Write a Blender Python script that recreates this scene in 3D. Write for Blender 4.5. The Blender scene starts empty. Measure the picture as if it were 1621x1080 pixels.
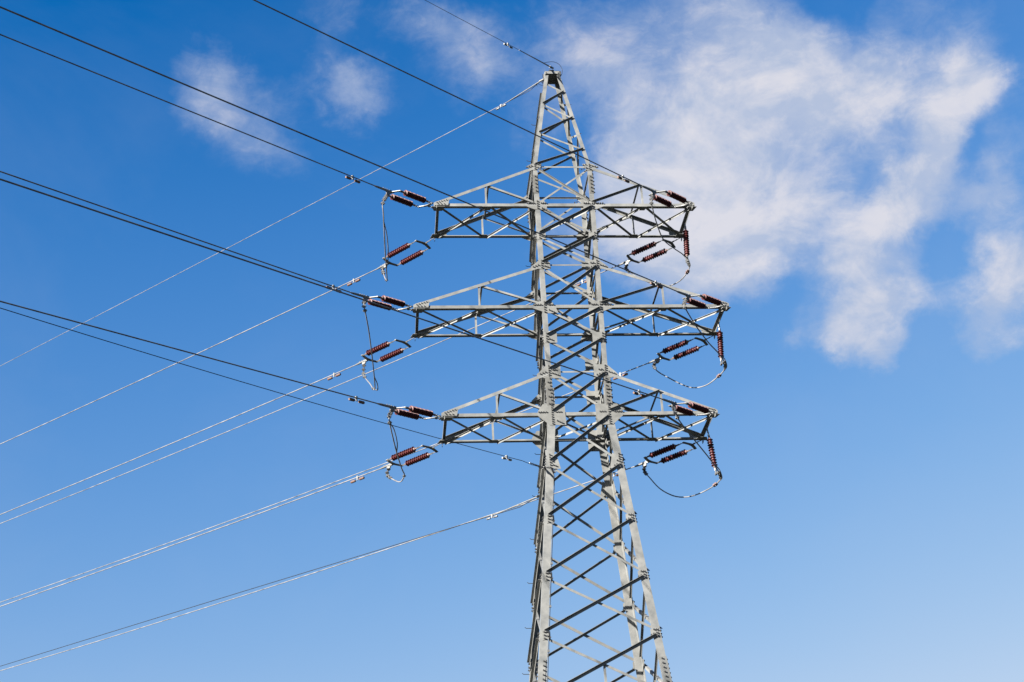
import bpy, bmesh, math, random
from mathutils import Vector, Matrix
random.seed(7)
scene = bpy.context.scene
C = scene.collection

# ------------------------------------------------------------------ camera
CAM = Vector((-6.7655, -47.1072, 1.6))
cam_data = bpy.data.cameras.new("camera")
cam = bpy.data.objects.new("camera", cam_data)
C.objects.link(cam)
RGT = Vector((0.99609459, -0.07480422, -0.04690295))
UPV = Vector((0.00722763, -0.460356, 0.88770497))
FWD = Vector((0.08799613, 0.88457712, 0.45801746))
cam.matrix_world = Matrix(((RGT.x, UPV.x, -FWD.x, CAM.x), (RGT.y, UPV.y, -FWD.y, CAM.y), (RGT.z, UPV.z, -FWD.z, CAM.z), (0, 0, 0, 1)))
cam_data.sensor_width = 36.0
cam_data.lens = 36.0 * 2393.133 / 1621.0
cam_data.clip_end = 20000
scene.camera = cam

# ------------------------------------------------------------------ light
SUN = Vector((-0.78, -0.52, 0.345)).normalized()      # direction towards the sun
SUN_EL = math.asin(SUN.z)
sun_data = bpy.data.lights.new("sun", 'SUN')
sun_data.energy = 5.0
sun_data.angle = math.radians(0.5)
sun_data.color = (1.0, 0.955, 0.88)
sun = bpy.data.objects.new("sun", sun_data)
C.objects.link(sun)
sun.rotation_euler = (-SUN).to_track_quat('-Z', 'Y').to_euler()
scene.view_settings.view_transform = 'Standard'
scene.view_settings.look = 'None'
scene.view_settings.exposure = 2.3
scene.view_settings.gamma = 1.0

# ------------------------------------------------------------------ sky with broken cloud (everything is in world directions)
CLOUDS = [
    (0.202, 0.7971, 0.5691, 0.046, 0.8), (0.2373, 0.7834, 0.5745, 0.046, 0.8), (0.2678, 0.7673, 0.5828, 0.0376, 0.8), (0.2552, 0.7529, 0.6067, 0.0376, 0.45),
    (0.3021, 0.7614, 0.5737, 0.0376, 0.75), (0.3317, 0.7533, 0.5679, 0.0293, 0.5), (0.3634, 0.7367, 0.5703, 0.0251, 0.75), (0.3745, 0.739, 0.56, 0.0188, 0.7),
    (0.3507, 0.7594, 0.5481, 0.0209, 0.5), (0.1864, 0.8182, 0.5439, 0.0418, 0.7), (0.2186, 0.8149, 0.5368, 0.046, 0.85), (0.2466, 0.8203, 0.516, 0.0418, 0.8),
    (0.2736, 0.8054, 0.5258, 0.0251, 0.5), (0.207, 0.8368, 0.5069, 0.0418, 0.9), (0.1705, 0.8428, 0.5106, 0.0376, 0.8), (0.1459, 0.8418, 0.5197, 0.0334, 0.45),
    (0.239, 0.841, 0.4853, 0.0313, 0.8), (0.2625, 0.8264, 0.4981, 0.023, 0.7), (0.1869, 0.8487, 0.4947, 0.0334, 0.7), (0.1171, 0.8494, 0.5146, 0.0251, 0.25),
    (0.1662, 0.8258, 0.5389, 0.0334, 0.6), (0.3575, 0.7526, 0.5529, 0.0209, 0.7), (0.353, 0.7667, 0.5363, 0.0209, 0.75), (0.3427, 0.7788, 0.5253, 0.023, 0.8),
    (0.3285, 0.793, 0.5131, 0.023, 0.8), (0.3159, 0.8074, 0.4983, 0.0251, 0.8), (0.3379, 0.7945, 0.5045, 0.0209, 0.75), (0.3737, 0.7787, 0.5039, 0.023, 0.44),
    (0.3876, 0.7707, 0.5058, 0.0184, 0.4), (0.2972, 0.8188, 0.4911, 0.0188, 0.6), (0.3087, 0.824, 0.4752, 0.023, 0.8), (0.3182, 0.8332, 0.4524, 0.023, 0.9),
    (0.3124, 0.8453, 0.4335, 0.0209, 0.85), (0.2972, 0.8523, 0.4304, 0.0134, 0.7), (0.3236, 0.8475, 0.4209, 0.0117, 0.5), (0.2723, 0.8579, 0.4357, 0.0117, 0.35),
    (0.3989, 0.7885, 0.4681, 0.0301, 0.56), (0.3921, 0.799, 0.4559, 0.0255, 0.52), (0.3782, 0.8118, 0.4449, 0.0209, 0.28), (0.3817, 0.8218, 0.4231, 0.0184, 0.24),
    (0.3937, 0.7565, 0.5223, 0.0184, 0.16), (0.1442, 0.7662, 0.6262, 0.0418, 0.17), (0.1846, 0.7658, 0.6161, 0.0418, 0.28), (0.1164, 0.7892, 0.603, 0.0251, 0.15),
    (0.0734, 0.7927, 0.6052, 0.0242, 0.24), (0.0425, 0.7743, 0.6314, 0.0326, 0.2), (0.0548, 0.7838, 0.6186, 0.0301, 0.15), (0.1491, 0.7929, 0.5908, 0.0334, 0.19),
    (0.3364, 0.7229, 0.6036, 0.0376, 0.28), (0.2117, 0.7512, 0.6252, 0.0334, 0.4), (0.1043, 0.8049, 0.5841, 0.0251, 0.19), (0.0263, 0.7698, 0.6377, 0.0217, 0.09),
    (0.1118, 0.7672, 0.6317, 0.0209, 0.1), (-0.1013, 0.7962, 0.5965, 0.038, 0.21), (-0.115, 0.7938, 0.5972, 0.0272, 0.17), (-0.0798, 0.8107, 0.58, 0.0326, 0.12),
    (-0.0721, 0.8216, 0.5654, 0.0272, 0.08), (-0.0189, 0.8022, 0.5968, 0.0326, 0.22), (-0.0149, 0.8082, 0.5887, 0.0217, 0.12), (-0.0304, 0.7714, 0.6356, 0.0326, 0.08),
    (-0.0103, 0.7741, 0.633, 0.0217, 0.07), (-0.0881, 0.8194, 0.5663, 0.0272, 0.07), (-0.114, 0.7723, 0.625, 0.0163, 0.04), (-0.0601, 0.8257, 0.5609, 0.0217, 0.05),
    (0.2806, 0.7878, 0.5482, 0.0251, 0.5), (0.2891, 0.8038, 0.52, 0.0251, 0.45), (0.2151, 0.854, 0.4738, 0.0251, 0.5), (0.1657, 0.8027, 0.5729, 0.0293, 0.34),
    (0.3596, 0.7856, 0.5036, 0.0209, 0.4), (0.3384, 0.8091, 0.4805, 0.0209, 0.4), (0.3349, 0.8203, 0.4637, 0.0167, 0.4), (0.3658, 0.7239, 0.5849, 0.0251, 0.2),
    (-0.1186, 0.7863, 0.6063, 0.0251, 0.15), (-0.0595, 0.8047, 0.5907, 0.023, 0.12), (0.0015, 0.801, 0.5986, 0.0209, 0.15), (-0.0472, 0.7979, 0.6009, 0.0188, 0.11),
    (-0.0704, 0.7689, 0.6355, 0.0209, 0.07), (0.0019, 0.7702, 0.6377, 0.0251, 0.07), (0.0181, 0.7801, 0.6254, 0.0188, 0.07), (0.0834, 0.7771, 0.6238, 0.0251, 0.15),
    (0.0918, 0.7914, 0.6044, 0.0251, 0.19), (0.1167, 0.8085, 0.5767, 0.0251, 0.19), (0.1366, 0.7821, 0.608, 0.0334, 0.16), (0.1651, 0.7835, 0.5991, 0.0293, 0.22),
    (0.3916, 0.7809, 0.4866, 0.0276, 0.16), (0.3927, 0.7433, 0.5416, 0.0209, 0.18), (0.3532, 0.8184, 0.4533, 0.0167, 0.2), (0.2978, 0.7552, 0.5839, 0.0334, 0.25),
    (0.2358, 0.7568, 0.6096, 0.0376, 0.32), (0.284, 0.7777, 0.5608, 0.0209, 0.45), (0.311, 0.7823, 0.5397, 0.0209, 0.4), (0.3139, 0.7677, 0.5587, 0.0251, 0.45),
    (0.2968, 0.8061, 0.5119, 0.0209, 0.45), (0.2936, 0.842, 0.4527, 0.0209, 0.35), (0.3386, 0.8231, 0.4559, 0.0209, 0.4), (0.3311, 0.8387, 0.4323, 0.0167, 0.4),
    (0.282, 0.8311, 0.4794, 0.0146, 0.3), (0.3812, 0.7867, 0.4855, 0.023, 0.11), (0.3746, 0.8053, 0.4596, 0.023, 0.11), (-0.0994, 0.7987, 0.5935, 0.0209, 0.18),
    (-0.0169, 0.8034, 0.5952, 0.0188, 0.26), (0.0548, 0.7788, 0.6249, 0.0209, 0.17), (0.0754, 0.7901, 0.6083, 0.0167, 0.2), (-0.0169, 0.8025, 0.5965, 0.0209, 0.21),
    (-0.0994, 0.7989, 0.5931, 0.023, 0.17), (0.2261, 0.7997, 0.5562, 0.0501, 0.35), (0.1988, 0.8274, 0.5253, 0.046, 0.5), (0.2462, 0.8071, 0.5366, 0.0376, 0.4),
    (-0.072, 0.8172, 0.5718, 0.0251, 0.16), (-0.0601, 0.8271, 0.5589, 0.0209, 0.12), (0.1645, 0.7687, 0.6181, 0.046, 0.14), (0.1241, 0.7735, 0.6215, 0.0376, 0.2),
    (0.3956, 0.7958, 0.4586, 0.0209, 0.4), (0.3888, 0.8099, 0.4392, 0.0251, 0.4), (0.3956, 0.8166, 0.4203, 0.0167, 0.3), (-0.0304, 0.7689, 0.6387, 0.0251, 0.18),
    (0.0425, 0.7692, 0.6375, 0.0209, 0.2), (0.2781, 0.8536, 0.4404, 0.0167, 0.25), (0.3752, 0.7112, 0.5945, 0.0293, 0.18), (0.3907, 0.723, 0.5698, 0.0251, 0.15),
    (0.3939, 0.7586, 0.519, 0.0251, 0.15)]   # direction x, y, z, angular radius, strength
world = bpy.data.worlds.new("World")
scene.world = world
world.use_nodes = True
nt = world.node_tree
nt.nodes.clear()
N = nt.nodes.new
def lk(a, b): nt.links.new(a, b)
def mth(op, a, b=None, c=None, clamp=False):
    n = N('ShaderNodeMath'); n.operation = op; n.use_clamp = clamp
    for i, v in enumerate((a, b, c)):
        if v is None: continue
        if isinstance(v, (int, float)): n.inputs[i].default_value = v
        else: lk(v, n.inputs[i])
    return n.outputs[0]
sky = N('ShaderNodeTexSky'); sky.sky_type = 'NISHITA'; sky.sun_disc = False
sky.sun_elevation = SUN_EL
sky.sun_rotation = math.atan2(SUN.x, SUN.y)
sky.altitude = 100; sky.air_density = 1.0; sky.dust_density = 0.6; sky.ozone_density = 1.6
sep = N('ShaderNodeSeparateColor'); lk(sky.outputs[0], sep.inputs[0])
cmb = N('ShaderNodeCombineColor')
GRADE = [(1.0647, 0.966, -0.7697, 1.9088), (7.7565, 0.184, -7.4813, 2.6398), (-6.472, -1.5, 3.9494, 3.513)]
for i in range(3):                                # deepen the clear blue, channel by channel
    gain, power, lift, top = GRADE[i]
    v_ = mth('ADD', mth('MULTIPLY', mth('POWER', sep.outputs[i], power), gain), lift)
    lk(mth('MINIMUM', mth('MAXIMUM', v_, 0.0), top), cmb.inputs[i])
tc = N('ShaderNodeTexCoord')
def noise(vec, scale, detail, rough=0.55, dist=0.0):
    n = N('ShaderNodeTexNoise'); n.inputs['Scale'].default_value = scale; n.inputs['Detail'].default_value = detail
    n.inputs['Roughness'].default_value = rough; n.inputs['Distortion'].default_value = dist; lk(vec, n.inputs['Vector']); return n
def vmath(op, a, b=None, s=None):
    n = N('ShaderNodeVectorMath'); n.operation = op; lk(a, n.inputs[0])
    if b is not None:
        if isinstance(b, (tuple, list)): n.inputs[1].default_value = b
        else: lk(b, n.inputs[1])
    if s is not None: n.inputs['Scale'].default_value = s
    return n
dirv = tc.outputs['Generated']
w1 = vmath('SCALE', vmath('SUBTRACT', noise(dirv, 16.0, 8.0, 0.62).outputs['Color'], (0.5, 0.5, 0.5)).outputs[0], s=0.062).outputs[0]
dw = vmath('ADD', dirv, w1).outputs[0]
acc = None
for (bx, by, bz, br, bs) in CLOUDS:
    d = N('ShaderNodeVectorMath'); d.operation = 'DISTANCE'; lk(dw, d.inputs[0]); d.inputs[1].default_value = (bx, by, bz)
    mr = N('ShaderNodeMapRange'); mr.interpolation_type = 'SMOOTHSTEP'
    lk(d.outputs['Value'], mr.inputs[0]); mr.inputs[1].default_value = br * 1.42; mr.inputs[2].default_value = br * 0.05
    mr.inputs[3].default_value = 0.0; mr.inputs[4].default_value = bs
    acc = mr.outputs[0] if acc is None else mth('SUBTRACT', mth('ADD', acc, mr.outputs[0]), mth('MULTIPLY', acc, mr.outputs[0]))
mp = N('ShaderNodeMapping'); mp.inputs['Rotation'].default_value = (0, math.radians(-38), 0); mp.inputs['Scale'].default_value = (1.0, 1.0, 1.55)
lk(dirv, mp.inputs['Vector'])
f1 = noise(mp.outputs[0], 15.0, 12.0, 0.60, 0.5).outputs['Fac']        # billows
f2 = noise(mp.outputs[0], 52.0, 10.0, 0.68, 0.6).outputs['Fac']        # torn fibres
fb = mth('ADD', mth('MULTIPLY', mth('SUBTRACT', f1, 0.5), 1.5), mth('MULTIPLY', mth('SUBTRACT', f2, 0.5), 1.0))
mo = N('ShaderNodeVectorMath'); mo.operation = 'ADD'; lk(mp.outputs[0], mo.inputs[0]); mo.inputs[1].default_value = (-0.016, -0.004, 0.020)
f1s = noise(mo.outputs[0], 15.0, 6.0, 0.60, 0.5).outputs['Fac']
painted_relief = mth('MULTIPLY', mth('SUBTRACT', f1, f1s), 3.2)  # sun-side light and shade painted into the cloud colour
haze_ = noise(mp.outputs[0], 5.0, 7.0, 0.6, 0.4).outputs['Fac']
edge = mth('ADD', mth('MULTIPLY', mth('SUBTRACT', 1.0, acc), 0.75), 0.26)   # thin parts are torn more than the core
dens = mth('ADD', acc, mth('MULTIPLY', mth('MULTIPLY', fb, edge), mth('POWER', acc, 0.6)))
cm = N('ShaderNodeMapRange'); cm.interpolation_type = 'SMOOTHSTEP'
lk(dens, cm.inputs[0]); cm.inputs[1].default_value = 0.03; cm.inputs[2].default_value = 1.02; cm.inputs[3].default_value = 0; cm.inputs[4].default_value = 0.97
cc = N('ShaderNodeMix'); cc.data_type = 'RGBA'
lk(mth('ADD', mth('ADD', mth('MULTIPLY', mth('SUBTRACT', dens, 0.50), 1.3), mth('MULTIPLY', fb, 0.35)), painted_relief, clamp=True), cc.inputs[0])
cc.inputs[6].default_value = (2.0306, 2.3149, 2.9647, 1)
cc.inputs[7].default_value = (2.9647, 2.9647, 3.249, 1)
mix = N('ShaderNodeMix'); mix.data_type = 'RGBA'
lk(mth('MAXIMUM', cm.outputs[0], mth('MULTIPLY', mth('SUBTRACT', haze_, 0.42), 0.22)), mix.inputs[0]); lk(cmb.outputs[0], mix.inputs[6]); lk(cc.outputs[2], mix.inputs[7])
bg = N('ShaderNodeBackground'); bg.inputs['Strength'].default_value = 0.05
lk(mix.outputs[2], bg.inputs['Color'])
wo = N('ShaderNodeOutputWorld'); lk(bg.outputs[0], wo.inputs['Surface'])

# ------------------------------------------------------------------ materials
def material(name, col, rough, metal=0.0, var=0.15, scale=6.0, objvar=0.0, tint=None, bump=0.0, coat=0.0, stretch=None):
    m = bpy.data.materials.new(name); m.use_nodes = True
    t = m.node_tree; b = t.nodes['Principled BSDF']
    b.inputs['Specular IOR Level'].default_value = 0.5 if coat else 0.22
    b.inputs['Roughness'].default_value = rough; b.inputs['Metallic'].default_value = metal
    if coat: b.inputs['Coat Weight'].default_value = coat; b.inputs['Coat Roughness'].default_value = 0.36; b.inputs['Coat Tint'].default_value = (1.0, 0.62, 0.55, 1)
    co = t.nodes.new('ShaderNodeTexCoord')
    src = co.outputs['Object']
    if stretch:
        mp = t.nodes.new('ShaderNodeMapping'); mp.inputs['Scale'].default_value = stretch; t.links.new(src, mp.inputs[0]); src = mp.outputs[0]
    n = t.nodes.new('ShaderNodeTexNoise'); n.inputs['Scale'].default_value = scale; n.inputs['Detail'].default_value = 6; n.inputs['Roughness'].default_value = 0.62
    t.links.new(src, n.inputs['Vector'])
    r = t.nodes.new('ShaderNodeValToRGB')
    t2 = tint or tuple(c * (1 - var) for c in col)
    r.color_ramp.elements[0].position = 0.32; r.color_ramp.elements[0].color = (*t2, 1)
    r.color_ramp.elements[1].position = 0.68; r.color_ramp.elements[1].color = (*[min(1, c * (1 + var * 0.6)) for c in col], 1)
    t.links.new(n.outputs['Fac'], r.inputs[0])
    out = r.outputs[0]
    if objvar:
        oi = t.nodes.new('ShaderNodeObjectInfo')
        mr = t.nodes.new('ShaderNodeMapRange'); mr.inputs[3].default_value = 1 - objvar; mr.inputs[4].default_value = 1 + objvar
        t.links.new(oi.outputs['Random'], mr.inputs[0])
        vm = t.nodes.new('ShaderNodeVectorMath'); vm.operation = 'SCALE'
        t.links.new(out, vm.inputs[0]); t.links.new(mr.outputs[0], vm.inputs['Scale']); out = vm.outputs[0]
    t.links.new(out, b.inputs['Base Color'])
    n2 = t.nodes.new('ShaderNodeTexNoise'); n2.inputs['Scale'].default_value = scale * 2.3; n2.inputs['Detail'].default_value = 3
    t.links.new(src, n2.inputs['Vector'])
    rr = t.nodes.new('ShaderNodeMapRange'); rr.inputs[3].default_value = max(0.05, rough - 0.12); rr.inputs[4].default_value = min(1, rough + 0.12)
    t.links.new(n2.outputs['Fac'], rr.inputs[0]); t.links.new(rr.outputs[0], b.inputs['Roughness'])
    if bump:
        bp = t.nodes.new('ShaderNodeBump'); bp.inputs['Strength'].default_value = bump; bp.inputs['Distance'].default_value = 0.01
        t.links.new(n2.outputs['Fac'], bp.inputs['Height']); t.links.new(bp.outputs[0], b.inputs['Normal'])
    return m
STEEL = material("painted_grey_steel", (0.1326, 0.1321, 0.1254), 0.5, 0.0, 0.22, 2.6, 0.16, tint=(0.0833, 0.0861, 0.0852))
STEELB = material("weathered_splice_steel", (0.0833, 0.0821, 0.0767), 0.6, 0.0, 0.2, 5.0, 0.08)
PLATE = material("plate_steel", (0.1289, 0.1289, 0.1218), 0.5, 0.0, 0.22, 3.5, 0.10)
BOLT = material("bolt_steel", (0.05, 0.05, 0.05), 0.5, 0.3, 0.3, 20.0)  # dark grey also stands in for the shadows of the bolt heads
FITTING = material("galvanised_fitting", (0.1263, 0.1263, 0.1235), 0.42, 0.35, 0.25, 14.0)
ALU = material("weathered_aluminium_strand", (0.1316, 0.1286, 0.1286), 0.5, 0.0, 0.55, 2.6)  # weathered grey; strong mottling imitates light and dark on twisted strands
CABLE = material("dark_cable_sheath", (0.011, 0.012, 0.014), 0.5, 0.0, 0.2, 5.0)
GLAZE = material("brown_red_glaze", (0.052, 0.0085, 0.0085), 0.5, 0.0, 0.3, 9.0, 0.12)
CAP = material("pink_grey_end_cap", (0.1379, 0.0919, 0.0832), 0.5, 0.1, 0.25, 14.0)
DAMPER = material("rusty_brown_damper", (0.0976, 0.0574, 0.0431), 0.65, 0.0, 0.35, 22.0, 0.1)
CONCRETE = material("concrete", (0.36, 0.35, 0.33), 0.85, 0.0, 0.25, 4.0, bump=0.4)
GRASS = material("short_grass", (0.018, 0.021, 0.014), 0.9, 0.0, 0.3, 0.35, tint=(0.013, 0.015, 0.011), bump=0.6)

# ------------------------------------------------------------------ mesh helpers
class MB:
    def __init__(s): s.v = []; s.f = []; s.smooth = []
    def add(s, vs, fs, smooth=False):
        o = len(s.v); s.v += [tuple(v) for v in vs]
        for f in fs: s.f.append(tuple(i + o for i in f)); s.smooth.append(smooth)
    def angle(s, p0, p1, w, t, d1, d2, w2=None):
        """L profile from p0 to p1, heel on the line, flanges along d1 (width w) and d2 (width w2)."""
        p0 = Vector(p0); p1 = Vector(p1); a = (p1 - p0).normalized(); w2 = w if w2 is None else w2
        d1 = Vector(d1); d1 = (d1 - a * d1.dot(a)).normalized()
        d2 = Vector(d2); d2 = d2 - a * d2.dot(a); d2 = (d2 - d1 * d2.dot(d1)).normalized()
        pr = [(0, 0), (w, 0), (w, t), (t, t), (t, w2), (0, w2)]
        vs = [p + d1 * x + d2 * y for p in (p0, p1) for x, y in pr]
        fs = [(i, (i + 1) % 6, 6 + (i + 1) % 6, 6 + i) for i in range(6)]
        fs += [(3, 2, 1, 0), (5, 4, 3, 0), (6, 7, 8, 9), (6, 9, 10, 11)]
        s.add(vs, fs)
    def prism(s, pts, nrm, th):
        """polygon pts (3D) extruded by th along nrm."""
        nrm = Vector(nrm).normalized(); n = len(pts)
        vs = [Vector(p) for p in pts] + [Vector(p) + nrm * th for p in pts]
        s.add(vs, [tuple(range(n - 1, -1, -1)), tuple(range(n, 2 * n))] + [(i, (i + 1) % n, n + (i + 1) % n, n + i) for i in range(n)])
    def box(s, c, ax, ay, az, sx, sy, sz):
        c = Vector(c); ax, ay, az = Vector(ax).normalized(), Vector(ay).normalized(), Vector(az).normalized()
        s.prism([c + ax * (a * sx / 2) + ay * (b * sy / 2) - az * (sz / 2) for a, b in ((-1, -1), (1, -1), (1, 1), (-1, 1))], az, sz)
    def bolt(s, p, n, r=0.021, h=0.03, seg=6):
        n = Vector(n).normalized(); u = n.orthogonal().normalized(); v = n.cross(u); p = Vector(p)
        s.prism([p + u * (r * math.cos(k * 2 * math.pi / seg)) + v * (r * math.sin(k * 2 * math.pi / seg)) for k in range(seg)], n, h)
    def tube(s, pts, r, seg=8, cap=True):
        pts = [Vector(p) for p in pts]; n = len(pts); rr = r if isinstance(r, (list, tuple)) else [r] * n
        rings = []; u = None
        for i in range(n):
            a = (pts[min(i + 1, n - 1)] - pts[max(i - 1, 0)]).normalized()
            u = a.orthogonal().normalized() if u is None else (u - a * u.dot(a)).normalized()
            v = a.cross(u)
            rings.append([pts[i] + (u * math.cos(k * 2 * math.pi / seg) + v * math.sin(k * 2 * math.pi / seg)) * rr[i] for k in range(seg)])
        vs = [q for g in rings for q in g]
        fs = [(i * seg + k, i * seg + (k + 1) % seg, (i + 1) * seg + (k + 1) % seg, (i + 1) * seg + k) for i in range(n - 1) for k in range(seg)]
        s.add(vs, fs, True)
        if cap:
            s.add(rings[0], [tuple(range(seg - 1, -1, -1))]); s.add(rings[-1], [tuple(range(seg))])
    def merge(s, other):
        s.mats = [0] * len(s.f) if not hasattr(s, 'mats') else s.mats + [0] * (len(s.f) - len(s.mats))
        s.add(other.v, other.f); s.mats += [1] * len(other.f)
    def build(s, name, mat, parent=None):
        me = bpy.data.meshes.new(name); me.from_pydata(s.v, [], s.f)
        me.polygons.foreach_set('use_smooth', s.smooth)
        bm = bmesh.new(); bm.from_mesh(me); bmesh.ops.recalc_face_normals(bm, faces=bm.faces); bm.to_mesh(me); bm.free()
        if hasattr(s, 'mats'):
            me.materials.append(mat); me.materials.append(BOLT)
            me.polygons.foreach_set('material_index', s.mats + [0] * (len(s.f) - len(s.mats)))
        else: me.materials.append(mat)
        me.update()
        o = bpy.data.objects.new(name, me); C.objects.link(o)
        if parent is not None:
            o.parent = parent
            inv = Matrix.Identity(4); q = parent
            loc = Vector((0, 0, 0))
            while q is not None: loc += q.location; q = q.parent
            if loc.length > 0: me.transform(Matrix.Translation(-loc))
        return o
def thing(name, label, cat, loc=(0, 0, 0), group=None):
    o = bpy.data.objects.new(name, None); o.empty_display_size = 0.2; C.objects.link(o); o.location = loc
    return tag(o, label, cat, group)
def tag(o, label, cat, group=None):
    o['label'] = label; o['category'] = cat
    if group: o['group'] = group
    return o
def lerp(a, b, t): return a + (b - a) * t
def spline(pts, per=6):
    P = [Vector(p) for p in pts]; out = []
    Q = [P[0] * 2 - P[1]] + P + [P[-1] * 2 - P[-2]]
    for i in range(1, len(Q) - 2):
        a, b, c, d = Q[i - 1], Q[i], Q[i + 1], Q[i + 2]
        for k in range(per):
            t = k / per
            out.append(0.5 * ((2 * b) + (c - a) * t + (2 * a - 5 * b + 4 * c - d) * t * t + (3 * b - a - 3 * c + d) * t ** 3))
    out.append(P[-1]); return out

# ------------------------------------------------------------------ setting: ground
g = MB(); R = 6000; nn = 64
vs = [(0, 0, 0)]; fs = []
radii = [15, 60, 200, 700, 2200, R]
for ri, r in enumerate(radii):
    for k in range(nn):
        a = 2 * math.pi * k / nn
        vs.append((r * math.cos(a), r * math.sin(a), (random.uniform(-0.12, 0.12) if 1 <= ri <= 3 else 0)))
for k in range(nn): fs.append((0, 1 + k, 1 + (k + 1) % nn))
for ri in range(len(radii) - 1):
    for k in range(nn):
        a = 1 + ri * nn; b = a + nn
        fs.append((a + k, b + k, b + (k + 1) % nn, a + (k + 1) % nn))
g.add(vs, fs, True)
ground = g.build("ground", GRASS); ground['kind'] = 'structure'

# ------------------------------------------------------------------ the lattice tower
Z = dict(P=37.571, T1u=32.622, T1=30.953, N1=29.685, Mu=28.468, M=26.777, N2=25.562, Bu=24.253, B=22.638, a=20.765, b=18.780, c=16.789, d=14.837, e=12.75, f=10.2, g=6.6, k=0.35)
ARM = dict(T=4.654, M=5.455, B=4.5885)
LOW = dict(T='T1', M='M', B='B'); UPP = dict(T='T1u', M='Mu', B='Bu')
ZS = 23.62                                       # splice between the slim shaft and the heavy lower legs
def h(z):                                        # half distance between the leg centre lines
    if z > Z['T1u']: return lerp(1.0066, 0.195, (z - Z['T1u']) / (Z['P'] - Z['T1u']))
    if z >= Z['B']: return 0.9672 + 0.0328 * (z - Z['B']) / (Z['T1'] - Z['B'])
    return 0.9672 + (1.7499 - 0.9672) * (Z['B'] - z) / (Z['B'] - Z['d'])
def legw(z): return 0.25 if z < ZS else (0.17 if z < Z['T1u'] + 0.01 else 0.14)
def hl(z): return h(z) + legw(z) / 2             # heel line of the legs = outer face plane
def W(k, x, out, z):                             # local face coordinates (x to the right seen from outside) -> world
    q = (x, -out)
    for _ in range(k % 4): q = (-q[1], q[0])
    return Vector((q[0], q[1], z))
def WD(k, x, out, z): return W(k, x, out, z)

tower = thing("transmission_tower", "tall grey steel lattice pylon with three pairs of crossarms", "pylon", (0, 0, 0))

for k in range(4):
    leg = MB()
    segs = [(0.3, Z['B']), (Z['B'], ZS), (ZS, Z['T1u']), (Z['T1u'], Z['P'])]
    for (za, zb) in segs:
        zm = (za + zb) / 2; w = legw(zm)
        ha, hb = h(za) + w / 2, h(zb) + w / 2
        leg.angle(W(k, -ha, ha, za), W(k, -hb, hb, zb), w, 0.018 if w < 0.2 else 0.024, WD(k, 1, 0, 0), WD(k, 0, -1, 0))
    lg = leg.build("leg", STEEL, tower)
    # splices: cover plates on both flanges with rows of bolts
    for (za, zb, wp, nb) in ((22.95, 24.02, 0.19, 8), (31.05 + 0.42, 32.25, 0.14, 5), (12.9, 14.05, 0.19, 8)):
        sp = MB(); bo = MB(); zm = (za + zb) / 2
        o = 0.004 if zm > 20 else 0.004
        wl = max(legw(za), legw(zb))
        ha, hb = h(za) + wl / 2 + o, h(zb) + wl / 2 + o
        A0, B0 = W(k, -ha, ha, za), W(k, -hb, hb, zb)
        sp.angle(A0 - WD(k, 0, 0, 0), B0, wp + 0.03, 0.012, WD(k, 1, 0, 0), WD(k, 0, -1, 0))
        # shift outward so that the cover sits proud of the leg
        off = WD(k, -0.012, 0.012, 0)
        sp.v = [tuple(Vector(v) + off) for v in sp.v]
        for i in range(nb):
            t = (i + 0.5) / nb; p = A0.lerp(B0, t) + off
            for col in ((0.5,) if wp < 0.16 else ((0.72,) if zm < 20 else (0.3, 0.72))):
                if col == 0.3 and i % 2 and zm > 20: continue
                bo.bolt(p + WD(k, wp * col + 0.02, 0, 0), WD(k, 0, 1, 0), 0.025, 0.052)
                bo.bolt(p + WD(k, 0, -wp * col - 0.02, 0), WD(k, -1, 0, 0), 0.025, 0.052)
        sp.merge(bo); sp.build("splice_plate", STEELB if zm > 20 else STEEL, lg)

NODES = ['T1u', 'T1', 'N1', 'Mu', 'M', 'N2', 'Bu', 'B', 'a', 'b', 'c', 'd', 'e']
def diag(mb, k, xa, za, xb, zb, outside, w=0.09, t=0.010, trim=0.0, plate=0.014):
    """one angle-iron diagonal of face k from (xa,za) to (xb,zb); outside: on the outer side of the leg flanges."""
    pa, pb = W(k, xa, hl(za), za), W(k, xb, hl(zb), zb)
    ax = (pb - pa).normalized(); pa = pa + ax * trim; pb = pb - ax * trim
    n = WD(k, 0, 1, 0); n = (n - ax * n.dot(ax)).normalized()
    up = ax.cross(n); up = up if up.z > 0 else -up
    if outside:
        s_ = n * plate + up * (w / 2)
        mb.angle(pa + s_, pb + s_, w, t, -up, n)
    else:
        s_ = -n * (0.028) + up * (w / 2)
        mb.angle(pa + s_, pb + s_, w * 0.9, t, -up, -n)
for i in range(len(NODES) - 1):
    zt, zb = Z[NODES[i]], Z[NODES[i + 1]]
    big = i >= 7
    for k in range(4):
        dz = 0.09 if big else 0.07
        w = 0.095 if big else (0.095 if i else 0.07)
        A = MB(); diag(A, k, -h(zb), zb + dz, h(zt), zt - dz, i > 0, w, trim=0.02)
        A.build("diagonal_brace", STEEL, tower)
        B_ = MB(); diag(B_, k, -h(zt), zt - dz, h(zb), zb + dz, False if i else True, w * (0.9 if i else 1), trim=0.16)
        B_.build("diagonal_brace", STEEL, tower)
low = MB()                                       # the bays below the picture, down to the footings
for (a, b) in (('e', 'f'), ('f', 'g'), ('g', 'k')):
    zt, zb = Z[a], Z[b]
    for k in range(4):
        diag(low, k, -h(zb), zb + 0.1, h(zt), zt - 0.1, True, 0.11)
        diag(low, k, -h(zt), zt - 0.1, h(zb), zb + 0.1, False, 0.11)
lo = low.build("lower_bracing", STEEL, tower); lo['kind'] = 'stuff'
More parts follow.
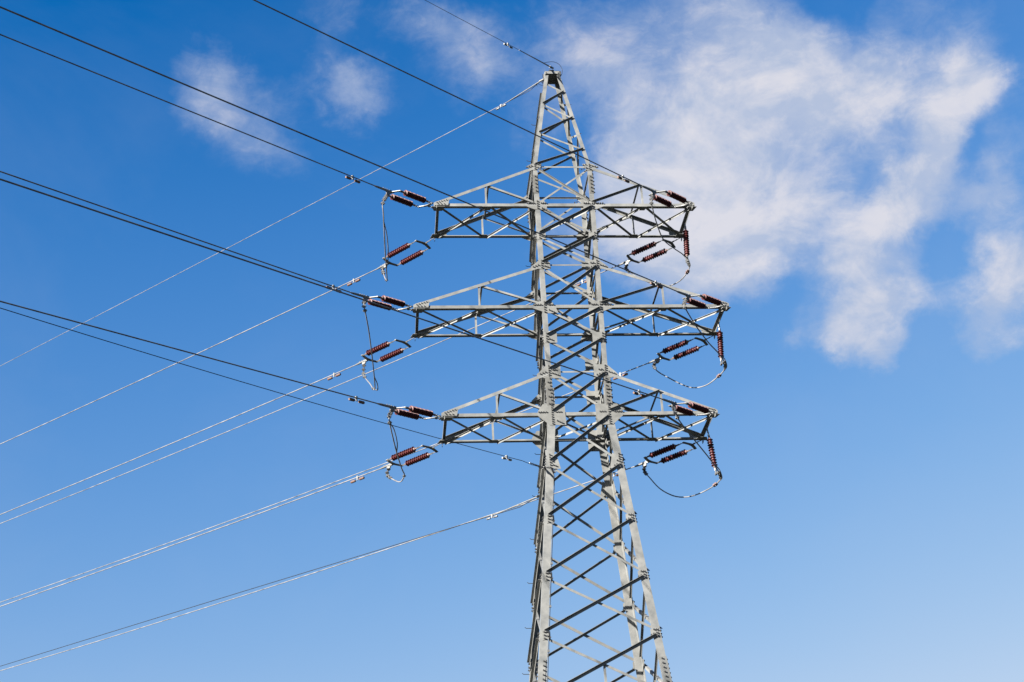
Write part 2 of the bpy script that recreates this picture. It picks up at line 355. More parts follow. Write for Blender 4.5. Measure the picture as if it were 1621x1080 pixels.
for k in range(4):                               # short post hanging from the crossing of the lowest bay in view
    m = MB(); zc = (Z['d'] * h(Z['e']) + Z['e'] * h(Z['d'])) / (h(Z['d']) + h(Z['e'])) - 0.03
    o = hl(zc) - 0.03
    m.angle(W(k, 0, o, zc), W(k, 0, hl(Z['f']) - 0.03, Z['f']), 0.07, 0.008, WD(k, 1, 0, 0), WD(k, 0, -1, 0))
    m.build("hanger_post", STEEL, tower)

# peak: single lacing that zigzags up to the cap
PZ = [32.72, 33.50, 34.33, 35.10, 35.83, 36.47, 36.95]
for k in range(4):
    for i in range(len(PZ) - 1):
        za, zb = PZ[i], PZ[i + 1]
        m = MB()
        if i % 2 == 0: diag(m, k, -h(za), za, h(zb), zb, True, 0.072, 0.008)
        else: diag(m, k, -h(zb), zb, h(za), za, False, 0.072, 0.008, trim=0.05)
        m.build("peak_brace", STEEL, tower)
cap = MB(); bo = MB(); zp = Z['P']; H = hl(zp)
cap.prism([(-H - .02, -H - .02, zp), (H + .02, -H - .02, zp), (H + .02, H + .02, zp), (-H - .02, H + .02, zp)], (0, 0, 1), 0.016)
for k in range(4):
    z2 = zp - 0.30; H2 = hl(z2)
    cap.prism([W(k, -H - .012, H + .012, zp - .002), W(k, -H2 - .004, H2 + .012, z2 + .12), W(k, -h(z2) + .05, H2 + .012, z2 + .16), W(k, h(z2) - .05, H2 + .012, z2 + .16), W(k, H2 + .004, H2 + .012, z2 - .12), W(k, H + .012, H + .012, zp - .002)], WD(k, 0, 1, 0), 0.012)
    for q in range(4):
        bo.bolt(W(k, h(z2) - 0.02, H2 + .022, z2 + 0.02 + q * 0.07 - .05), WD(k, 0, 1, 0), 0.02, 0.04)
    bo.bolt(W(k, -h(z2) + 0.01, H2 + .022, z2 + 0.18), WD(k, 0, 1, 0), 0.02, 0.04)
cap.merge(bo); cap.build("peak_cap", PLATE, tower)
br = MB()
for s_ in (-1, 1):
    br.prism([(0.06 * s_ - .008, -0.24, zp + .014), (0.06 * s_ - .008, 0.20, zp + .014), (0.06 * s_ - .008, 0.10, zp + .20), (0.06 * s_ - .008, -0.16, zp + .24)], (1, 0, 0), 0.016)
br.box((0, 0.0, zp + .12), (1, 0, 0), (0, 1, 0), (0, 0, 1), 0.13, 0.09, 0.07)
br.tube([(-.1, -.1, zp + .18), (.1, -.1, zp + .18)], 0.028)
br.box((0.20, -.12, zp + .05), (1, 0, 0), (0, 1, 0), (0, 0, 1), 0.16, 0.2, 0.07)
br.box((0.30, -.2, zp - .05), (1, 0, 0), (0, 1, 0), (0, 0, 1), 0.10, 0.16, 0.14)
br.build("earth_wire_bracket", BOLT, tower)

# horizontals round the shaft
def strut(mb, k, z, w, t, out, flange_up=False, trim=0.0):
    a, b = W(k, -h(z) + trim, out, z), W(k, h(z) - trim, out, z)
    mb.angle(a, b, w, t, (0, 0, 1) if flange_up else (0, 0, -1), WD(k, 0, -1, 0))
for key in ('T1u', 'Mu', 'Bu'):
    for k in range(4):
        m = MB(); strut(m, k, Z[key] + 0.03, 0.055, 0.007, hl(Z[key]) - 0.03, trim=0.1)
        m.build("horizontal_strut", STEEL, tower)
for key in ('T1', 'M', 'B'):
    for k in range(4):
        m = MB()
        if k % 2 == 0: strut(m, k, Z[key] - 0.055, 0.12, 0.011, hl(Z[key]) + 0.015, True)
        else: strut(m, k, Z[key] - 0.05, 0.09, 0.009, hl(Z[key]) - 0.03, True, 0.12)
        m.build("horizontal_strut", STEEL, tower)
    zz = Z[key] - 0.075; q = h(zz) - 0.02         # plan bracing
    for s_ in (-1, 1):
        m = MB(); m.angle((-q, -q * s_, zz - 0.012 * s_), (q, q * s_, zz - 0.012 * s_), 0.075, 0.008, (1, -s_, 0), (0, 0, 1 if s_ > 0 else -1))
        m.build("plan_brace", STEEL, tower)

# gusset plates with their bolts (outline seen from outside, drawn for the left leg of a face)
GP = {
 'T1u': [(-.34, -.02), (-.12, .14), (.25, .14), (.21, -.02), (.08, -.16), (-.1, -.16)],
 'T1': [(-.40, .06), (-.2, .05), (-.05, .2), (.25, .2), (.34, -.08), (.3, -.19), (-.1, -.19), (-.40, -.06)],
 'N1': [(-.08, .14), (.22, .10), (.22, -.17), (-.08, -.17)],
 'Mu': [(-.40, -.10), (-.38, -.18), (.3, -.18), (.3, .1), (.1, .2), (-.06, .2)],
 'M': [(-.42, .05), (-.2, .2), (.25, .22), (.35, .06), (.48, -.25), (.1, -.27), (-.42, -.06)],
 'N2': [(-.1, .2), (.36, .2), (.36, -.2), (-.06, -.2)],
 'Bu': [(-.42, -.1), (-.06, .26), (.4, .26), (.4, -.26), (-.12, -.26), (-.42, -.18)],
 'B': [(-.48, .1), (-.3, .37), (.45, .37), (.45, -.42), (-.1, -.42), (-.48, -.06)],
 'a': [(-.1, .10), (.22, .38), (.34, -.20), (.0, -.18)],
 'b': [(-.06, .13), (.19, .10), (.19, -.15), (-.06, -.18)],
 'c': [(-.06, .13), (.19, .10), (.19, -.15), (-.06, -.18)],
 'd': [(-.06, .13), (.19, .10), (.19, -.15), (-.06, -.18)],
}
SIDE = {'T1u': [(-.06, .12), (.2, .12), (.2, -.14), (-.06, -.14)]}
for key, poly in GP.items():
    z = Z[key]
    for k in range(4):
        arms = k % 2 == 0
        pl = poly if arms or key in 'abcd' or key in ('N1', 'N2') else [(-.07, .16), (.24, .14), (.24, -.18), (-.07, -.18)]
        for sd in (1, -1):
            x0 = -h(z) * sd; o = hl(z) + 0.0012
            m = MB(); b = MB()
            q = 0.982 if arms else 1.0
            pts = [W(k, x0 + px * sd, hl(z + pz) + 0.0015, z + pz) for px, pz in pl]
            n = WD(k, 0, 1, 0)
            m.prism(pts, n, 0.0115)
            def put(px, pz): b.bolt(W(k, x0 + px * sd, hl(z + pz) + 0.012, z + pz), n, 0.026, 0.05)
            zmin, zmax = min(p[1] for p in pl), max(p[1] for p in pl)
            small = key in 'abcd' or key.startswith('N')
            cnt = max(2, int((zmax - zmin) / 0.085))
            for i in range(cnt): put(0.0, zmin + 0.05 + (zmax - zmin - 0.1) * i / (cnt - 1))
            if not small and arms:
                if key in ('T1', 'M', 'B'):
                    for px in (-.38, -.30, -.22, -.13): put(px + (0 if key != 'B' else -.06), 0.004 + 0.065)
                    for px in (.14, .22, .30): put(px, 0.07)
                    for i in range(3): put(.16 + i * .08, -.14 - i * .045 - (0.12 if key == 'B' else 0))
                else:
                    for i in range(3): put(-.30 + i * .09, -.10 + i * .035 * (1 if key != 'T1u' else 1) + (0.05 if key == 'T1u' else 0))
                    for i in range(2): put(.13 + i * .09, .06 if key != 'T1u' else .09 - i * .03)
                    for i in range(3): put(.12 + i * .09, -.07 - i * .035)
            else:
                for i in range(2): put(.1 + i * .08, -.06 - i * .04)
                if key in 'abcd':
                    put(.08, .08)
            m.merge(b); m.build("gusset_plate", PLATE, tower)

# ------------------------------------------------------------------ crossarms
def make_arm(key, s):
    zl, zu = Z[LOW[key]], Z[UPP[key]]; a = ARM[key] * s
    hb = h(zl); out = hl(zl) + 0.015; x0 = hb * s
    arm = MB()
    zh = zl - 0.055
    for f in (-1, 1):
        arm.angle((x0, f * out, zh), (a + 0.10 * s, f * out, zh), 0.115, 0.011, (0, 0, 1), (0, -f, 0), 0.15)
    arm.angle((a, -out + .02, zh + 0.128), (a, out - .02, zh + 0.128), 0.11, 0.010, (-s, 0, 0), (0, 0, -1))
    ar = arm.build("crossarm", STEEL, tower)
    xm = lerp(x0, a, 0.5)                       # middle panel point
    zmid = lerp(zu - 0.05, zl + 0.06, 0.5); ymid = out - 0.0
    ou = hl(zu) + 0.015
    for f in (-1, 1):
        m = MB(); m.angle((x0 - 0.0 * s, f * ou, zu + 0.0), (a, f * (out + .013), zl + 0.13), 0.11, 0.010, (0, 0, -1), (0, -f, 0), 0.12)
        m.build("upper_chord", STEEL, ar)
        m = MB(); m.angle((xm, f * (out - .016), zl + .02), (xm, f * (ymid - .016), zmid + .02), 0.065, 0.008, (s, 0, 0), (0, -f, 0))
        m.build("hanger", STEEL, ar)
        m = MB()
        if s * f > 0: m.angle((xm - .05 * s, f * (ymid - .030), zmid - .03), (x0 + 0.16 * s, f * (out - .030), zl + .12), 0.07, 0.008, (0, 0, 1), (0, -f, 0))
        else: m.angle((xm - .02 * s, f * (ymid + .016), zmid + .03), (x0 + 0.0 * s, f * (out + .028), zl + .135), 0.075, 0.008, (0, 0, -1), (0, f, 0), 0.085)
        m.build("arm_brace", STEEL, ar)
    m = MB(); m.angle((xm - .04 * s, -ymid + .05, zmid - .02), (xm - .04 * s, ymid - .05, zmid - .02), 0.065, 0.008, (-s, 0, 0), (0, 0, 1))
    m.build("cross_strut", STEEL, ar)
    zx = zh - 0.002
    # bottom plane lacing: members that run near-left to far-right lie flat, the others stand on edge
    for (xa, xb) in ((min(x0, xm), max(x0, xm)), (min(xm, a), max(xm, a))):
        d_in = 0.10
        m = MB(); m.angle((xa + .1, -out + d_in, zx - .014), (xb - .1, out - d_in, zx - .014), 0.10, 0.009, (1, -1, 0), (0, 0, 1), 0.07)
        m.build("arm_brace", STEEL, ar)
        m = MB(); m.angle((xa + .1, out - d_in, zx - .026), (xb - .1, -out + d_in, zx - .026), 0.075, 0.008, (0, 0, -1), (-1, -1, 0), 0.055)
        m.build("arm_brace", STEEL, ar)
    for f in (-1, 1):                            # flat plates under the nodes and the pierced plates at the tip
        for (xc, hw_, dp, tipped) in ((xm, .18, .26, False), (a - 0.06 * s, .24, .30, True)):
            m = MB()
            yo, yi = f * (out + .004), f * (out - dp)
            m.prism([(xc - hw_, yo, zx - .011), (xc + hw_, yo, zx - .011), (xc + hw_ * .62, yi, zx - .011), (xc - hw_ * .62, yi, zx - .011)], (0, 0, 1), 0.009)
            if tipped: m.box((a, f * (out - .0), zx - .06), (1, 0, 0), (0, 1, 0), (0, 0, 1), .02, .16, .10)
            m.build("gusset_plate", PLATE, ar)
        m = MB(); b = MB()
        m.prism([(a + .10 * s, f * (out + .026), zl - .03), (a + .10 * s, f * (out + .026), zl + .07), (a - .0 * s, f * (out + .026), zl + .13), (a - .40 * s, f * (out + .026), zl + .25), (a - .46 * s, f * (out + .026), zl + .18), (a - .42 * s, f * (out + .026), zl - .03)], (0, f, 0), .008)
        for i in range(5): b.bolt((a - (.02 + i * .085) * s, f * (out + .034), zl + .075 + i * .028), (0, f, 0), .02, .035)
        for i in range(3): b.bolt((a - (.06 + i * .11) * s, f * (out + .034), zl + .02), (0, f, 0), .02, .035)
        m.merge(b); m.build("gusset_plate", PLATE, ar)
    return ar
for key in 'TMB':
    for s in (-1, 1): make_arm(key, s)

# climbing pegs on the far left leg
zpeg = 35.6
while zpeg > 12:
    m = MB(); H = hl(zpeg); p = Vector((-H, H - 0.07, zpeg))
    m.tube([p, p + Vector((-.20, -.02, .0)), p + Vector((-.245, -.025, .035))], 0.011, 6)
    m.build("step_bolt", BOLT, tower); zpeg -= 1.5
zpeg = 34.9
while zpeg > 12:
    m = MB(); H = hl(zpeg); p = Vector((-H + .08, H, zpeg))
    m.tube([p, p + Vector((-.02, .20, .0)), p + Vector((-.025, .245, .035))], 0.011, 6)
    m.build("step_bolt", BOLT, tower); zpeg -= 1.5
for k in range(4):
    ft = MB(); q = hl(0.3); p = W(k, -q, q, 0)
    ft.prism([p + Vector((x, y, -.3)) for x, y in ((-.5, -.5), (.5, -.5), (.5, .5), (-.5, .5))], (0, 0, 1), 0.7)
    ft.build("footing", CONCRETE, tower)

# ------------------------------------------------------------------ insulators, conductors, jumpers, dampers
RW_F, RW_B, RJ = 0.02, 0.0195, 0.0215
D = {"J": {"TL": [[-6.6, -3.2, 30.214], [-6.582, -3.15, 29.707], [-6.564, -3.0, 29.343], [-6.534, -2.1, 29.007], [-6.49, -0.8, 28.885], [-6.44, 1.0, 29.197], [-6.436, 1.8, 29.494], [-6.502, 2.5, 30.003], [-6.592, 2.9, 30.62], [-6.627, 3.0, 30.817]], "ML": [[-7.277, -3.2, 26.045], [-7.236, -3.15, 25.738], [-7.176, -3.0, 25.464], [-7.081, -2.1, 25.3], [-6.998, -0.6, 25.231], [-6.931, 0.9, 25.194], [-6.903, 1.8, 25.133], [-6.938, 2.1, 25.152], [-7.076, 2.6, 25.621], [-7.308, 2.95, 26.153], [-7.354, 3.0, 26.645]], "BL": [[-6.481, -3.2, 22.007], [-6.444, -3.15, 21.676], [-6.406, -3.0, 21.413], [-6.302, -2.1, 21.324], [-6.169, -0.8, 21.367], [-6.006, 0.7, 21.492], [-5.911, 1.4, 21.571], [-5.948, 1.9, 21.612], [-6.055, 2.2, 21.617], [-6.248, 2.6, 21.855], [-6.489, 2.95, 22.194], [-6.531, 3.0, 22.458]], "TR": [[2.687, -3.2, 30.127], [2.734, -3.15, 29.82], [2.783, -3.0, 29.604], [3.017, -2.3, 29.47], [3.422, -1.3, 29.375], [3.957, -0.6, 29.398], [4.398, 0.0, 29.487], [4.554, 0.1, 29.223], [4.603, 0.2, 29.067], [4.506, 0.4, 28.916], [4.361, 0.8, 28.877], [4.098, 1.3, 28.947], [3.797, 1.8, 29.191], [3.388, 2.4, 29.767], [2.969, 2.85, 30.36], [2.795, 3.0, 30.673], [2.751, 3.05, 30.957]], "MR": [[3.436, -3.2, 25.988], [3.483, -3.15, 25.724], [3.577, -3.0, 25.539], [4.074, -2.1, 25.387], [4.697, -1.0, 25.343], [5.187, -0.3, 25.275], [5.452, 0.1, 25.099], [5.45, 0.3, 24.923], [5.267, 0.6, 24.797], [4.918, 1.0, 24.669], [4.566, 1.5, 24.812], [4.252, 1.9, 25.135], [3.897, 2.3, 25.59], [3.559, 2.7, 26.076], [3.502, 3.0, 26.489], [3.479, 3.05, 26.673]], "BR": [[2.648, -3.2, 22.054], [2.771, -3.15, 21.738], [2.902, -3.0, 21.535], [3.424, -2.1, 21.39], [4.046, -1.0, 21.313], [4.58, -0.3, 21.001], [4.811, 0.1, 20.792], [4.796, 0.3, 20.689], [4.533, 0.6, 20.559], [4.138, 1.0, 20.492], [3.819, 1.4, 20.562], [3.485, 1.8, 20.773], [3.14, 2.3, 21.241], [2.881, 2.75, 21.863], [2.767, 3.0, 22.213], [2.701, 3.05, 22.432]]}, "V": {"T": [[4.605, 0.1, 30.592], [4.552, 0.1, 29.535]], "M": [[5.42, 0.1, 26.339], [5.352, 0.1, 25.325]], "B": [[4.59, 0.1, 22.181], [4.664, 0.1, 21.144]]}, "W": {"F": {"TL": {"A": [-6.7994, -3.2323, 30.3389], "az": -2.3761, "a": -0.138, "c": -2.2e-05, "T": [-4.6542, -1.0, 30.8328]}, "MR": {"A": [3.3112, -3.2139, 26.1471], "az": -2.3761, "a": -0.1372, "c": -2.2e-05, "T": [5.4546, -0.9835, 26.6573]}, "TR": {"A": [2.5083, -3.233, 30.3448], "az": -2.3761, "a": -0.153, "c": -2.2e-05, "T": [4.6542, -1.0, 30.8328]}, "ML": {"A": [-7.5984, -3.2144, 26.151], "az": -2.3761, "a": -0.1188, "c": -2.2e-05, "T": [-5.4546, -0.9835, 26.6573]}, "BR": {"A": [2.4312, -3.2121, 22.1504], "az": -2.3761, "a": -0.1273, "c": -2.2e-05, "T": [4.5885, -0.9672, 22.5183]}, "BL": {"A": [-6.7413, -3.2073, 22.0979], "az": -2.3761, "a": -0.1199, "c": -2.2e-05, "T": [-4.5885, -0.9672, 22.5183]}, "OP": {"A": [-1.1551, -1.1551, 20.6653], "az": -2.443, "a": -0.1546, "c": 0.000957, "A0": [-1.3514, -1.2551, 20.6272]}, "EW": {"A": [-0.0, -0.24, 37.8213], "az": -2.374, "a": -0.1652, "c": 0.000579, "A0": [0.0306, 0.0, 37.986]}}, "B": {"EW": {"A": [-0.24, -0.24, 37.1213], "az": -0.8077, "a": 0.008122, "c": 7.4e-05, "A0": [-0.408, -0.24, 37.1907]}, "TL": {"A": [-6.7399, 3.0102, 30.7152], "az": -0.8038, "a": 0.009587, "c": 0.000367, "T": [-4.6542, 1.0, 30.8328]}, "ML": {"A": [-7.5419, 2.9953, 26.6259], "az": -0.8038, "a": 0.00969, "c": 0.000367, "T": [-5.4546, 0.9835, 26.6573]}, "TR": {"A": [2.5667, 3.0119, 30.8427], "az": -0.8038, "a": 0.00116, "c": 0.000367, "T": [4.6542, 1.0, 30.8328]}, "BL": {"A": [-6.6757, 2.9788, 22.4702], "az": -0.8038, "a": 0.009408, "c": 0.000367, "T": [-4.5885, 0.9672, 22.5183]}, "MR": {"A": [3.3676, 2.9949, 26.5941], "az": -0.8038, "a": 0.000259, "c": 0.000367, "T": [5.4546, 0.9835, 26.6573]}, "BR": {"A": [2.5024, 2.9778, 22.4134], "az": -0.8038, "a": 0.003252, "c": 0.000367, "T": [4.5885, 0.9672, 22.5183]}, "OP": {"A": [-1.3543, 1.3543, 20.4653], "az": -0.7982, "a": 0.0339, "c": -6.8e-05, "A0": [-1.3222, 1.3543, 20.6572]}}}}
ROWS = dict(T='top', M='middle', B='bottom'); SIDES = dict(L='left', R='right')
INS_R, INS_N = 0.112, 11
def insulator_pts(n=INS_N, L=1.06):
    prof = [(0.0, 0.052)]
    pitch = L / n
    for i in range(n):
        z = i * pitch; r = INS_R * (1.0 if i % 2 == 0 else 0.95)
        prof += [(z + pitch * .30, 0.064), (z + pitch * .37, r * .95), (z + pitch * .46, r), (z + pitch * .56, r * .96), (z + pitch * .68, 0.066)]
    prof += [(L, 0.052)]
    return prof
def insulator_unit(p, d, parent, L=1.06):
    m = MB(); pr = insulator_pts(L=L)
    for (a0, r0), (a1, r1) in zip(pr[:-1], pr[1:]):       # one band at a time keeps the rims of the sheds crisp
        m.tube([p + d * a0, p + d * a1], [r0, r1], 20, cap=False)
    o = m.build("insulator", GLAZE, parent)
    for q, e in ((p, -d), (p + d * L, d)):
        c = MB(); c.tube([q - e * .01, q + e * .035, q + e * .04, q + e * .10], [.058, .05, .032, .028], 12)
        c.build("end_cap", CAP, o)
    return o
def link(m, a, b, r=0.016):
    """clevis and eye hardware between two points."""
    ax = (b - a).normalized(); L = (b - a).length; u = ax.orthogonal().normalized(); v = ax.cross(u)
    m.tube([a + u * .022, lerp(a, b, .55) + u * .022], r * .8, 6); m.tube([a - u * .022, lerp(a, b, .55) - u * .022], r * .8, 6)
    m.tube([lerp(a, b, .5) - u * .04, lerp(a, b, .5) + u * .04], r * 1.4, 6)
    m.tube([lerp(a, b, .5), b], r, 8)
    m.box(lerp(a, b, .82), ax, u, v, .08, .06, .05)
    m.tube([a - v * .035, a + v * .035], r * 1.3, 6)
side_word = dict(F='near', B='far')
CLAMP = {}
for sdk in 'FB':
    for n in ('TL', 'ML', 'BL', 'TR', 'MR', 'BR'):
        o = D['W'][sdk][n]; T = Vector(o['T']); Cc = Vector(o['A']); d = (Cc - T).normalized(); Ls = (Cc - T).length
        az = o['az']; e = Vector((math.cos(az), -math.sin(az), 0))
        if e.x < 0: e = -e
        if sdk == 'F': e = Vector((e.x, e.y, -0.17))
        e = (e - d * e.dot(d)).normalized(); nv = d.cross(e)
        Y = 0.62 if sdk == 'F' else 0.72
        where = f"{side_word[sdk]} corner of the {ROWS[n[0]]} {SIDES[n[1]]} crossarm"
        th = thing("insulator_string", f"double red-brown insulator string pulling from the {where}", "insulator", T, "double insulator strings at the crossarm tips")
        y1, i0, i1, y2 = .55, .98, 2.04, 2.32
        lm = MB(); link(lm, T + d * .0 + Vector((0, 0, .03)), T + d * (y1 - .05)); lm.build("shackle_link", FITTING, th)
        for q in (-1, 1):
            lm = MB(); link(lm, T + d * (y1 + .05) + e * (q * Y / 2), T + d * (i0 - .08) + e * (q * Y / 2), .014); lm.build("shackle_link", FITTING, th)
            lm = MB(); link(lm, T + d * (y2 - .04) + e * (q * Y / 2), T + d * (i1 + .08) + e * (q * Y / 2), .013); lm.build("shackle_link", FITTING, th)
        for q in (-1, 1): insulator_unit(T + d * i0 + e * (q * Y / 2), d, th, i1 - i0)
        for (yy, sg) in ((y1, 1), (y2, -1)):
            m = MB(); P = lambda a, b: T + d * (yy + a * sg) + e * b - nv * .011
            m.prism([P(-.09, -.07), P(-.09, .07), P(.01, Y / 2 + .05), P(.09, Y / 2 + .05), P(.09, Y / 2 - .04), P(.035, .09), P(.035, -.09), P(.09, -Y / 2 + .04), P(.09, -Y / 2 - .05), P(.01, -Y / 2 - .05)], nv, .022)
            for q in (-1, 1): m.bolt(P(.06, q * Y / 2) - nv * .02, nv, .03, .06)
            m.build("yoke_plate", FITTING, th)
        m = MB(); up = Vector((0, 0, 1)); up = (up - d * up.dot(d)).normalized()
        m.tube([T + d * (y2 + .06), T + d * (y2 + .2), T + d * (Ls - .05), Cc + d * .1], [.026, .045, .038, .024], 10)
        m.box(T + d * (y2 + .12), d, up, d.cross(up), .12, .10, .06)
        m.box(T + d * (y2 + .24) - up * .07, d, up, d.cross(up), .16, .10, .045)
        for q in range(3): m.bolt(T + d * (y2 + .26 + q * .1) + up * .03, up, .018, .035)
        m.build("tension_clamp", FITTING, th)
        CLAMP[sdk + n] = T + d * (y2 + .24) - up * .10

def wire_points(o, s0, s1, n):
    d = Vector((math.sin(o['az']), math.cos(o['az']), 0)); A = Vector(o['A']); out = []
    for i in range(n + 1):
        t = i / n; s = s0 + (s1 - s0) * t ** 1.6
        out.append(A + d * s + Vector((0, 0, 1)) * (o['a'] * s + o['c'] * s * s))
    return out
def wire_at(o, s):
    d = Vector((math.sin(o['az']), math.cos(o['az']), 0))
    return Vector(o['A']) + d * s + Vector((0, 0, 1)) * (o['a'] * s + o['c'] * s * s), (d + Vector((0, 0, 1)) * (o['a'] + 2 * o['c'] * s)).normalized()
def damper(p, ax, label, cable_r, small=False, mat=None):
    th = thing("vibration_damper", label, "damper", p, "vibration dampers hanging from the wires")
    k = .75 if small else 1.0; up = Vector((0, 0, 1)); up = (up - ax * up.dot(ax)).normalized(); sd = ax.cross(up)
    m = MB(); m.box(p + up * .005, ax, sd, up, .07, .05, .09 * k); m.box(p - up * .065 * k, ax, sd, up, .05, .035, .09 * k)
    m.bolt(p + sd * .02 + up * .01, sd, .016, .05)
    m.build("clamp", FITTING, th)
    c = p - up * .105 * k
    m = MB(); m.tube([c - ax * .26 * k, c - ax * .1 - up * .0, c + ax * .1, c + ax * .26 * k], .009, 6); m.build("messenger_rod", FITTING, th)
    for q in (-1, 1):
        m = MB(); cc = c + ax * (q * .215 * k)
        m.tube([cc - ax * (.115 * k * q), cc - ax * (.10 * k * q), cc + ax * (.09 * k * q), cc + ax * (.115 * k * q)], [.034 * k, .046 * k, .049 * k, .038 * k], 12)
        m.build("weight", mat or DAMPER, th)
DAMP = dict(F=dict(TL=1.15, MR=1.36, TR=1.28, ML=.89, BR=1.39, BL=1.05), B=dict(TL=1.33, ML=1.22, BL=1.22, TR=1.82, MR=1.38, BR=1.02))
for sdk in 'FB':
    for n in ('TL', 'ML', 'BL', 'TR', 'MR', 'BR'):
        o = D['W'][sdk][n]
        m = MB(); pts = wire_points(o, 0.0, 130 if sdk == 'F' else 230, 70)
        m.tube(pts, RW_F if sdk == 'F' else RW_B, 10)
        row, side = ROWS[n[0]], SIDES[n[1]]
        tag(m.build("conductor_wire", ALU), (f"dark wire passing overhead towards the upper left from the {row} {side} crossarm" if sdk == 'F' else f"pale sunlit wire running off to the lower left from the {row} {side} crossarm"), "power line", "overhead power line wires")
        p, ax = wire_at(o, DAMP[sdk][n])
        damper(p, ax, (f"rusty vibration damper on the dark wire of the {row} {side} crossarm" if sdk == 'F' else f"rusty vibration damper on the pale wire of the {row} {side} crossarm"), .017)

# earth wires on the peak and the fibre cables fixed to the shaft
def join(o, key, s0, s1, n):
    A0 = Vector(o['A0']); rest = wire_points(o, s0, s1, n); return [A0, lerp(A0, rest[0], .5) - Vector((0, 0, .0))] + rest
oF, oB = D['W']['F']['EW'], D['W']['B']['EW']
m = MB(); m.tube(join(oF, 'EW', .8, 130, 60), 0.0095, 8)
tag(m.build("earth_wire", ALU), "thin dark earth wire running up and left from the pylon's peak", "power line", "overhead power line wires")
m = MB(); m.tube(join(oB, 'EW', .8, 230, 60), 0.0125, 8)
tag(m.build("earth_wire", ALU), "thin pale earth wire descending left from just below the pylon's peak", "power line", "overhead power line wires")
p, ax = wire_at(oF, 2.68); damper(p, ax, "small grey damper on the dark earth wire above the peak", .01, True, FITTING)
p, ax = wire_at(oB, 2.28); damper(p, ax, "small grey damper on the pale earth wire left of the peak", .01, True, FITTING)
for o, lab in ((oF, "dead-end grip holding the dark earth wire on top of the peak"), (oB, "dead-end grip holding the pale earth wire beside the peak")):
    m = MB(); A0 = Vector(o['A0']); q, ax = wire_at(o, 2.0)
    m.tube([A0, lerp(A0, q, .3), q], [.026, .024, .016], 8); m.tube([A0 - ax * .1, A0 + ax * .12], .04, 8)
    tag(m.build("wire_grip", FITTING), lab, "grip", "dead-end grips")
m = MB(); m.tube(spline([wire_at(oF, .45)[0] + Vector((0, 0, .03)), (.05, -.3, zp + .46), (.30, -.2, zp + .42), (.42, -.15, zp + .22), (.40, -.18, zp - .02)]), .009, 6)
tag(m.build("bonding_loop", CABLE), "thin dark wire loop curving over the right of the pylon's peak", "cable")
m = MB(); q = Vector(oB['A0']); m.tube(spline([wire_at(oB, .45)[0], q + Vector((-.22, 0, -.16)), q + Vector((-.05, 0, -.24)), q + Vector((.1, 0.1, -.22))]), .008, 6)
tag(m.build("bonding_loop", CABLE), "small wire loop under the pale earth wire's grip beside the peak", "cable")
oF, oB = D['W']['F']['OP'], D['W']['B']['OP']
m = MB(); A0 = Vector(oF['A0']); q1, a1 = wire_at(oF, 1.6)
m.tube(spline([A0, A0 + (q1 - A0) * .25 - Vector((0, 0, .02)), A0 + (q1 - A0) * .6 - Vector((0, 0, .03))], 3) + wire_points(oF, 1.6, 130, 60), 0.0105, 8)
tag(m.build("fibre_cable", CABLE), "thin dark cable reaching the pylon's left leg below the bottom crossarm", "cable", "fibre cables")
m = MB(); m.tube(join(oB, 'OP', .8, 230, 60), 0.0135, 8)
tag(m.build("fibre_cable", CABLE), "dark cable leaving the left leg downwards to the lower left corner", "cable", "fibre cables")
p, ax = wire_at(oF, 2.48); damper(p, ax, "small grey damper on the dark cable beneath the bottom left crossarm", .01, True, FITTING)
p, ax = wire_at(oB, 2.06); damper(p, ax, "small grey damper on the lowest cable just left of the legs", .01, True, FITTING)
for o, lab in ((oF, "cable grip on the near left leg under the bottom crossarm"), (oB, "long pale cable grip on the far left leg, lowest of all")):
    m = MB(); A0 = Vector(o['A0']); q, ax = wire_at(o, 2.0 if o is oB else 1.2)
    m.tube([A0, lerp(A0, q, .35), q], [.022, .024, .017], 8)
    m.box(A0, ax, Vector((0, 0, 1)).cross(ax), Vector((0, 0, 1)), .16, .06, .07)
    m.tube([A0, lerp(A0, q, .3) - Vector((0, 0, .07)), lerp(A0, q, .55)], .012, 6)
    tag(m.build("wire_grip", FITTING), lab, "grip", "dead-end grips")
m = MB()
def on_leg(z, dx, dy): return Vector((-h(z) + dx, -hl(z) - dy, z))
m.tube(spline([Vector(oF['A0']), on_leg(20.60, -.02, .07), on_leg(20.42, .10, .08), on_leg(20.1, .15, .05), on_leg(19.5, .145, .035), on_leg(18.0, .15, .03), on_leg(16.0, .15, .035), on_leg(13.0, .15, .03), on_leg(9.0, .15, .03)]), .014, 6)
m.tube(spline([on_leg(20.62, -.05, .09), on_leg(20.46, .05, .11), on_leg(20.28, .13, .09), on_leg(20.05, .13, .06), on_leg(19.8, .16, .05)]), .013, 6)
dl = tag(m.build("downlead_cable", CABLE), "dark cable strapped down the near left leg of the pylon", "cable")
for z in (20.45, 19.25, 18.6, 17.2, 15.75, 14.3):
    m = MB(); m.box(on_leg(z, .15, .03), (1, 0, 0), (0, 1, 0), (0, 0, 1), .075, .05, .07); m.build("strap_clamp", FITTING, dl)

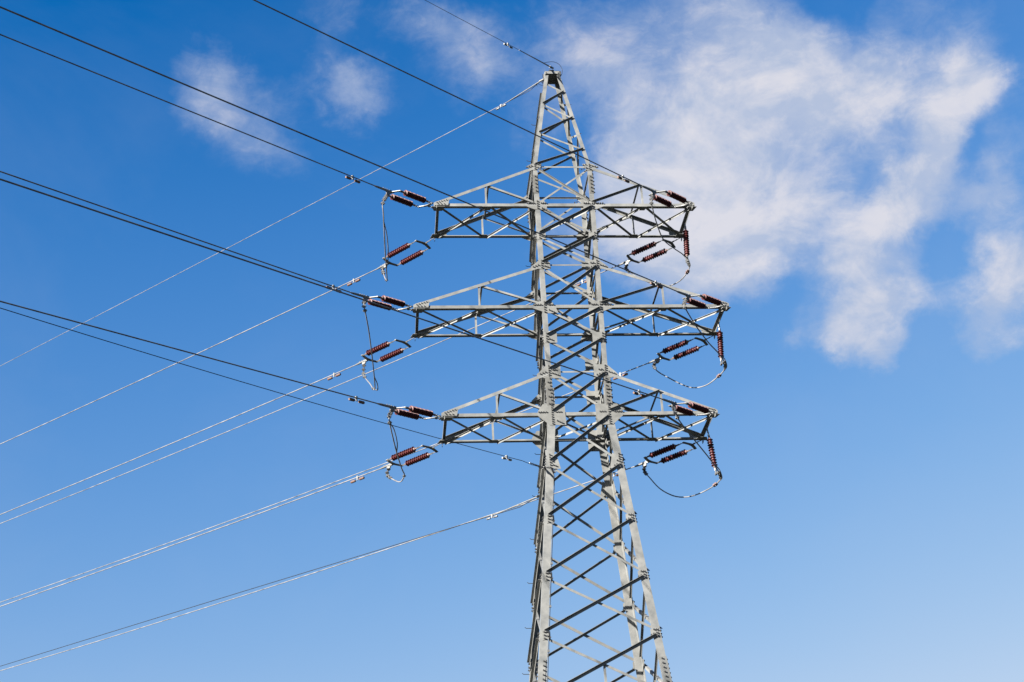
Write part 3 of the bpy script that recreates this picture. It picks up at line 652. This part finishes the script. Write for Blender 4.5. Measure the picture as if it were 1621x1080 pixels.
# jumpers between the two sides of every crossarm, and the hanging strings that hold the right-hand ones
for key in 'TMB':
    t, b = [Vector(q) for q in D['V'][key]]
    th = thing("insulator_string", f"single vertical insulator hanging from the tip of the {ROWS[key]} right crossarm", "insulator", t, "hanging insulators holding the right-hand jumpers")
    d = (b - t).normalized(); L = (b - t).length
    insulator_unit(t, d, th, L)
    m = MB(); top = Vector((ARM[key] - .04, .1, Z[LOW[key]] - .05)); link(m, top, t - d * .06); m.build("shackle_link", FITTING, th)
    m = MB(); link(m, b + d * .22, b + d * .06, .014); m.box(b + d * .25, (1, 0, 0), (0, 1, 0), (0, 0, 1), .06, .16, .08); m.build("suspension_clamp", FITTING, th)
for n in ('TL', 'ML', 'BL', 'TR', 'MR', 'BR'):
    J = [Vector(q) for q in D['J'][n]]
    pts = spline([CLAMP['F' + n]] + J[1:-1] + [CLAMP['B' + n]], 6)
    m = MB(); m.tube(pts, RJ, 8)
    row, side = ROWS[n[0]], SIDES[n[1]]
    ob = tag(m.build("jumper_cable", ALU), f"slack jumper cable looping below the tip of the {row} {side} crossarm", "jumper", "jumper loops at the crossarm tips")
    def clampat(i, sx=.062, sl=.085, bolts=True, mt=FITTING):
        q = pts[i]; ax = (pts[min(i + 1, len(pts) - 1)] - pts[max(i - 1, 0)]).normalized(); u = Vector((1, 0, 0)); u = (u - ax * u.dot(ax)).normalized(); v = ax.cross(u)
        c = MB(); c.box(q, ax, u, v, sl, sx * 1.7, sx)
        if bolts:
            c.bolt(q - u * sx * 1.25, u, .016, sx * 2.5); c.bolt(q + v * sx * .3, v, .016, .05)
        c.build("jumper_clamp", mt, ob)
    L0 = [0.0]
    for i in range(1, len(pts)): L0.append(L0[-1] + (pts[i] - pts[i - 1]).length)
    def idx(s): return min(range(len(pts)), key=lambda i: abs(L0[i] - s))
    used = set()
    for s_ in (.10, .26, .42, .58, .74): used.add(idx(s_))
    for s_ in (.08, .22, .36, .50): used.add(idx(L0[-1] - s_))
    for i in sorted(used): clampat(i)
    if n[1] == 'R':
        zb_ = min(range(len(pts)), key=lambda i: (pts[i] - (Vector(D['V'][n[0]][1]) + Vector((0, 0, -.25)))).length)
        clampat(zb_, .06, .16); clampat(zb_ + 3, .05, .12); clampat(min(len(pts) - 2, zb_ + 11), .06, .16, True, CAP)
        c = MB(); c.tube(spline([pts[max(0, zb_ - 5)] , pts[zb_ - 2] + Vector((.04, 0, .06)), pts[zb_] + Vector((.06, 0, .0)), pts[zb_ + 3] + Vector((.05, 0, -.03)), pts[min(len(pts) - 1, zb_ + 8)]]), RJ * .9, 6)
        c.build("stiffener_loop", ALU, ob)
    else:
        i = idx(L0[-1] * (.80 if n[0] != 'B' else .74)); clampat(i, .05, .10)
        lo_i = min(range(len(pts)), key=lambda i: pts[i].z + abs(i - len(pts) * .75) * .002)
        c = MB(); c.tube(spline([pts[max(0, lo_i - 9)], pts[max(0, lo_i - 5)] + Vector((.09, 0, .03)), pts[lo_i] + Vector((.10, 0, -.02)), pts[min(len(pts) - 1, lo_i + 4)]]), RJ * .9, 6)
        c.build("stiffener_loop", ALU, ob)
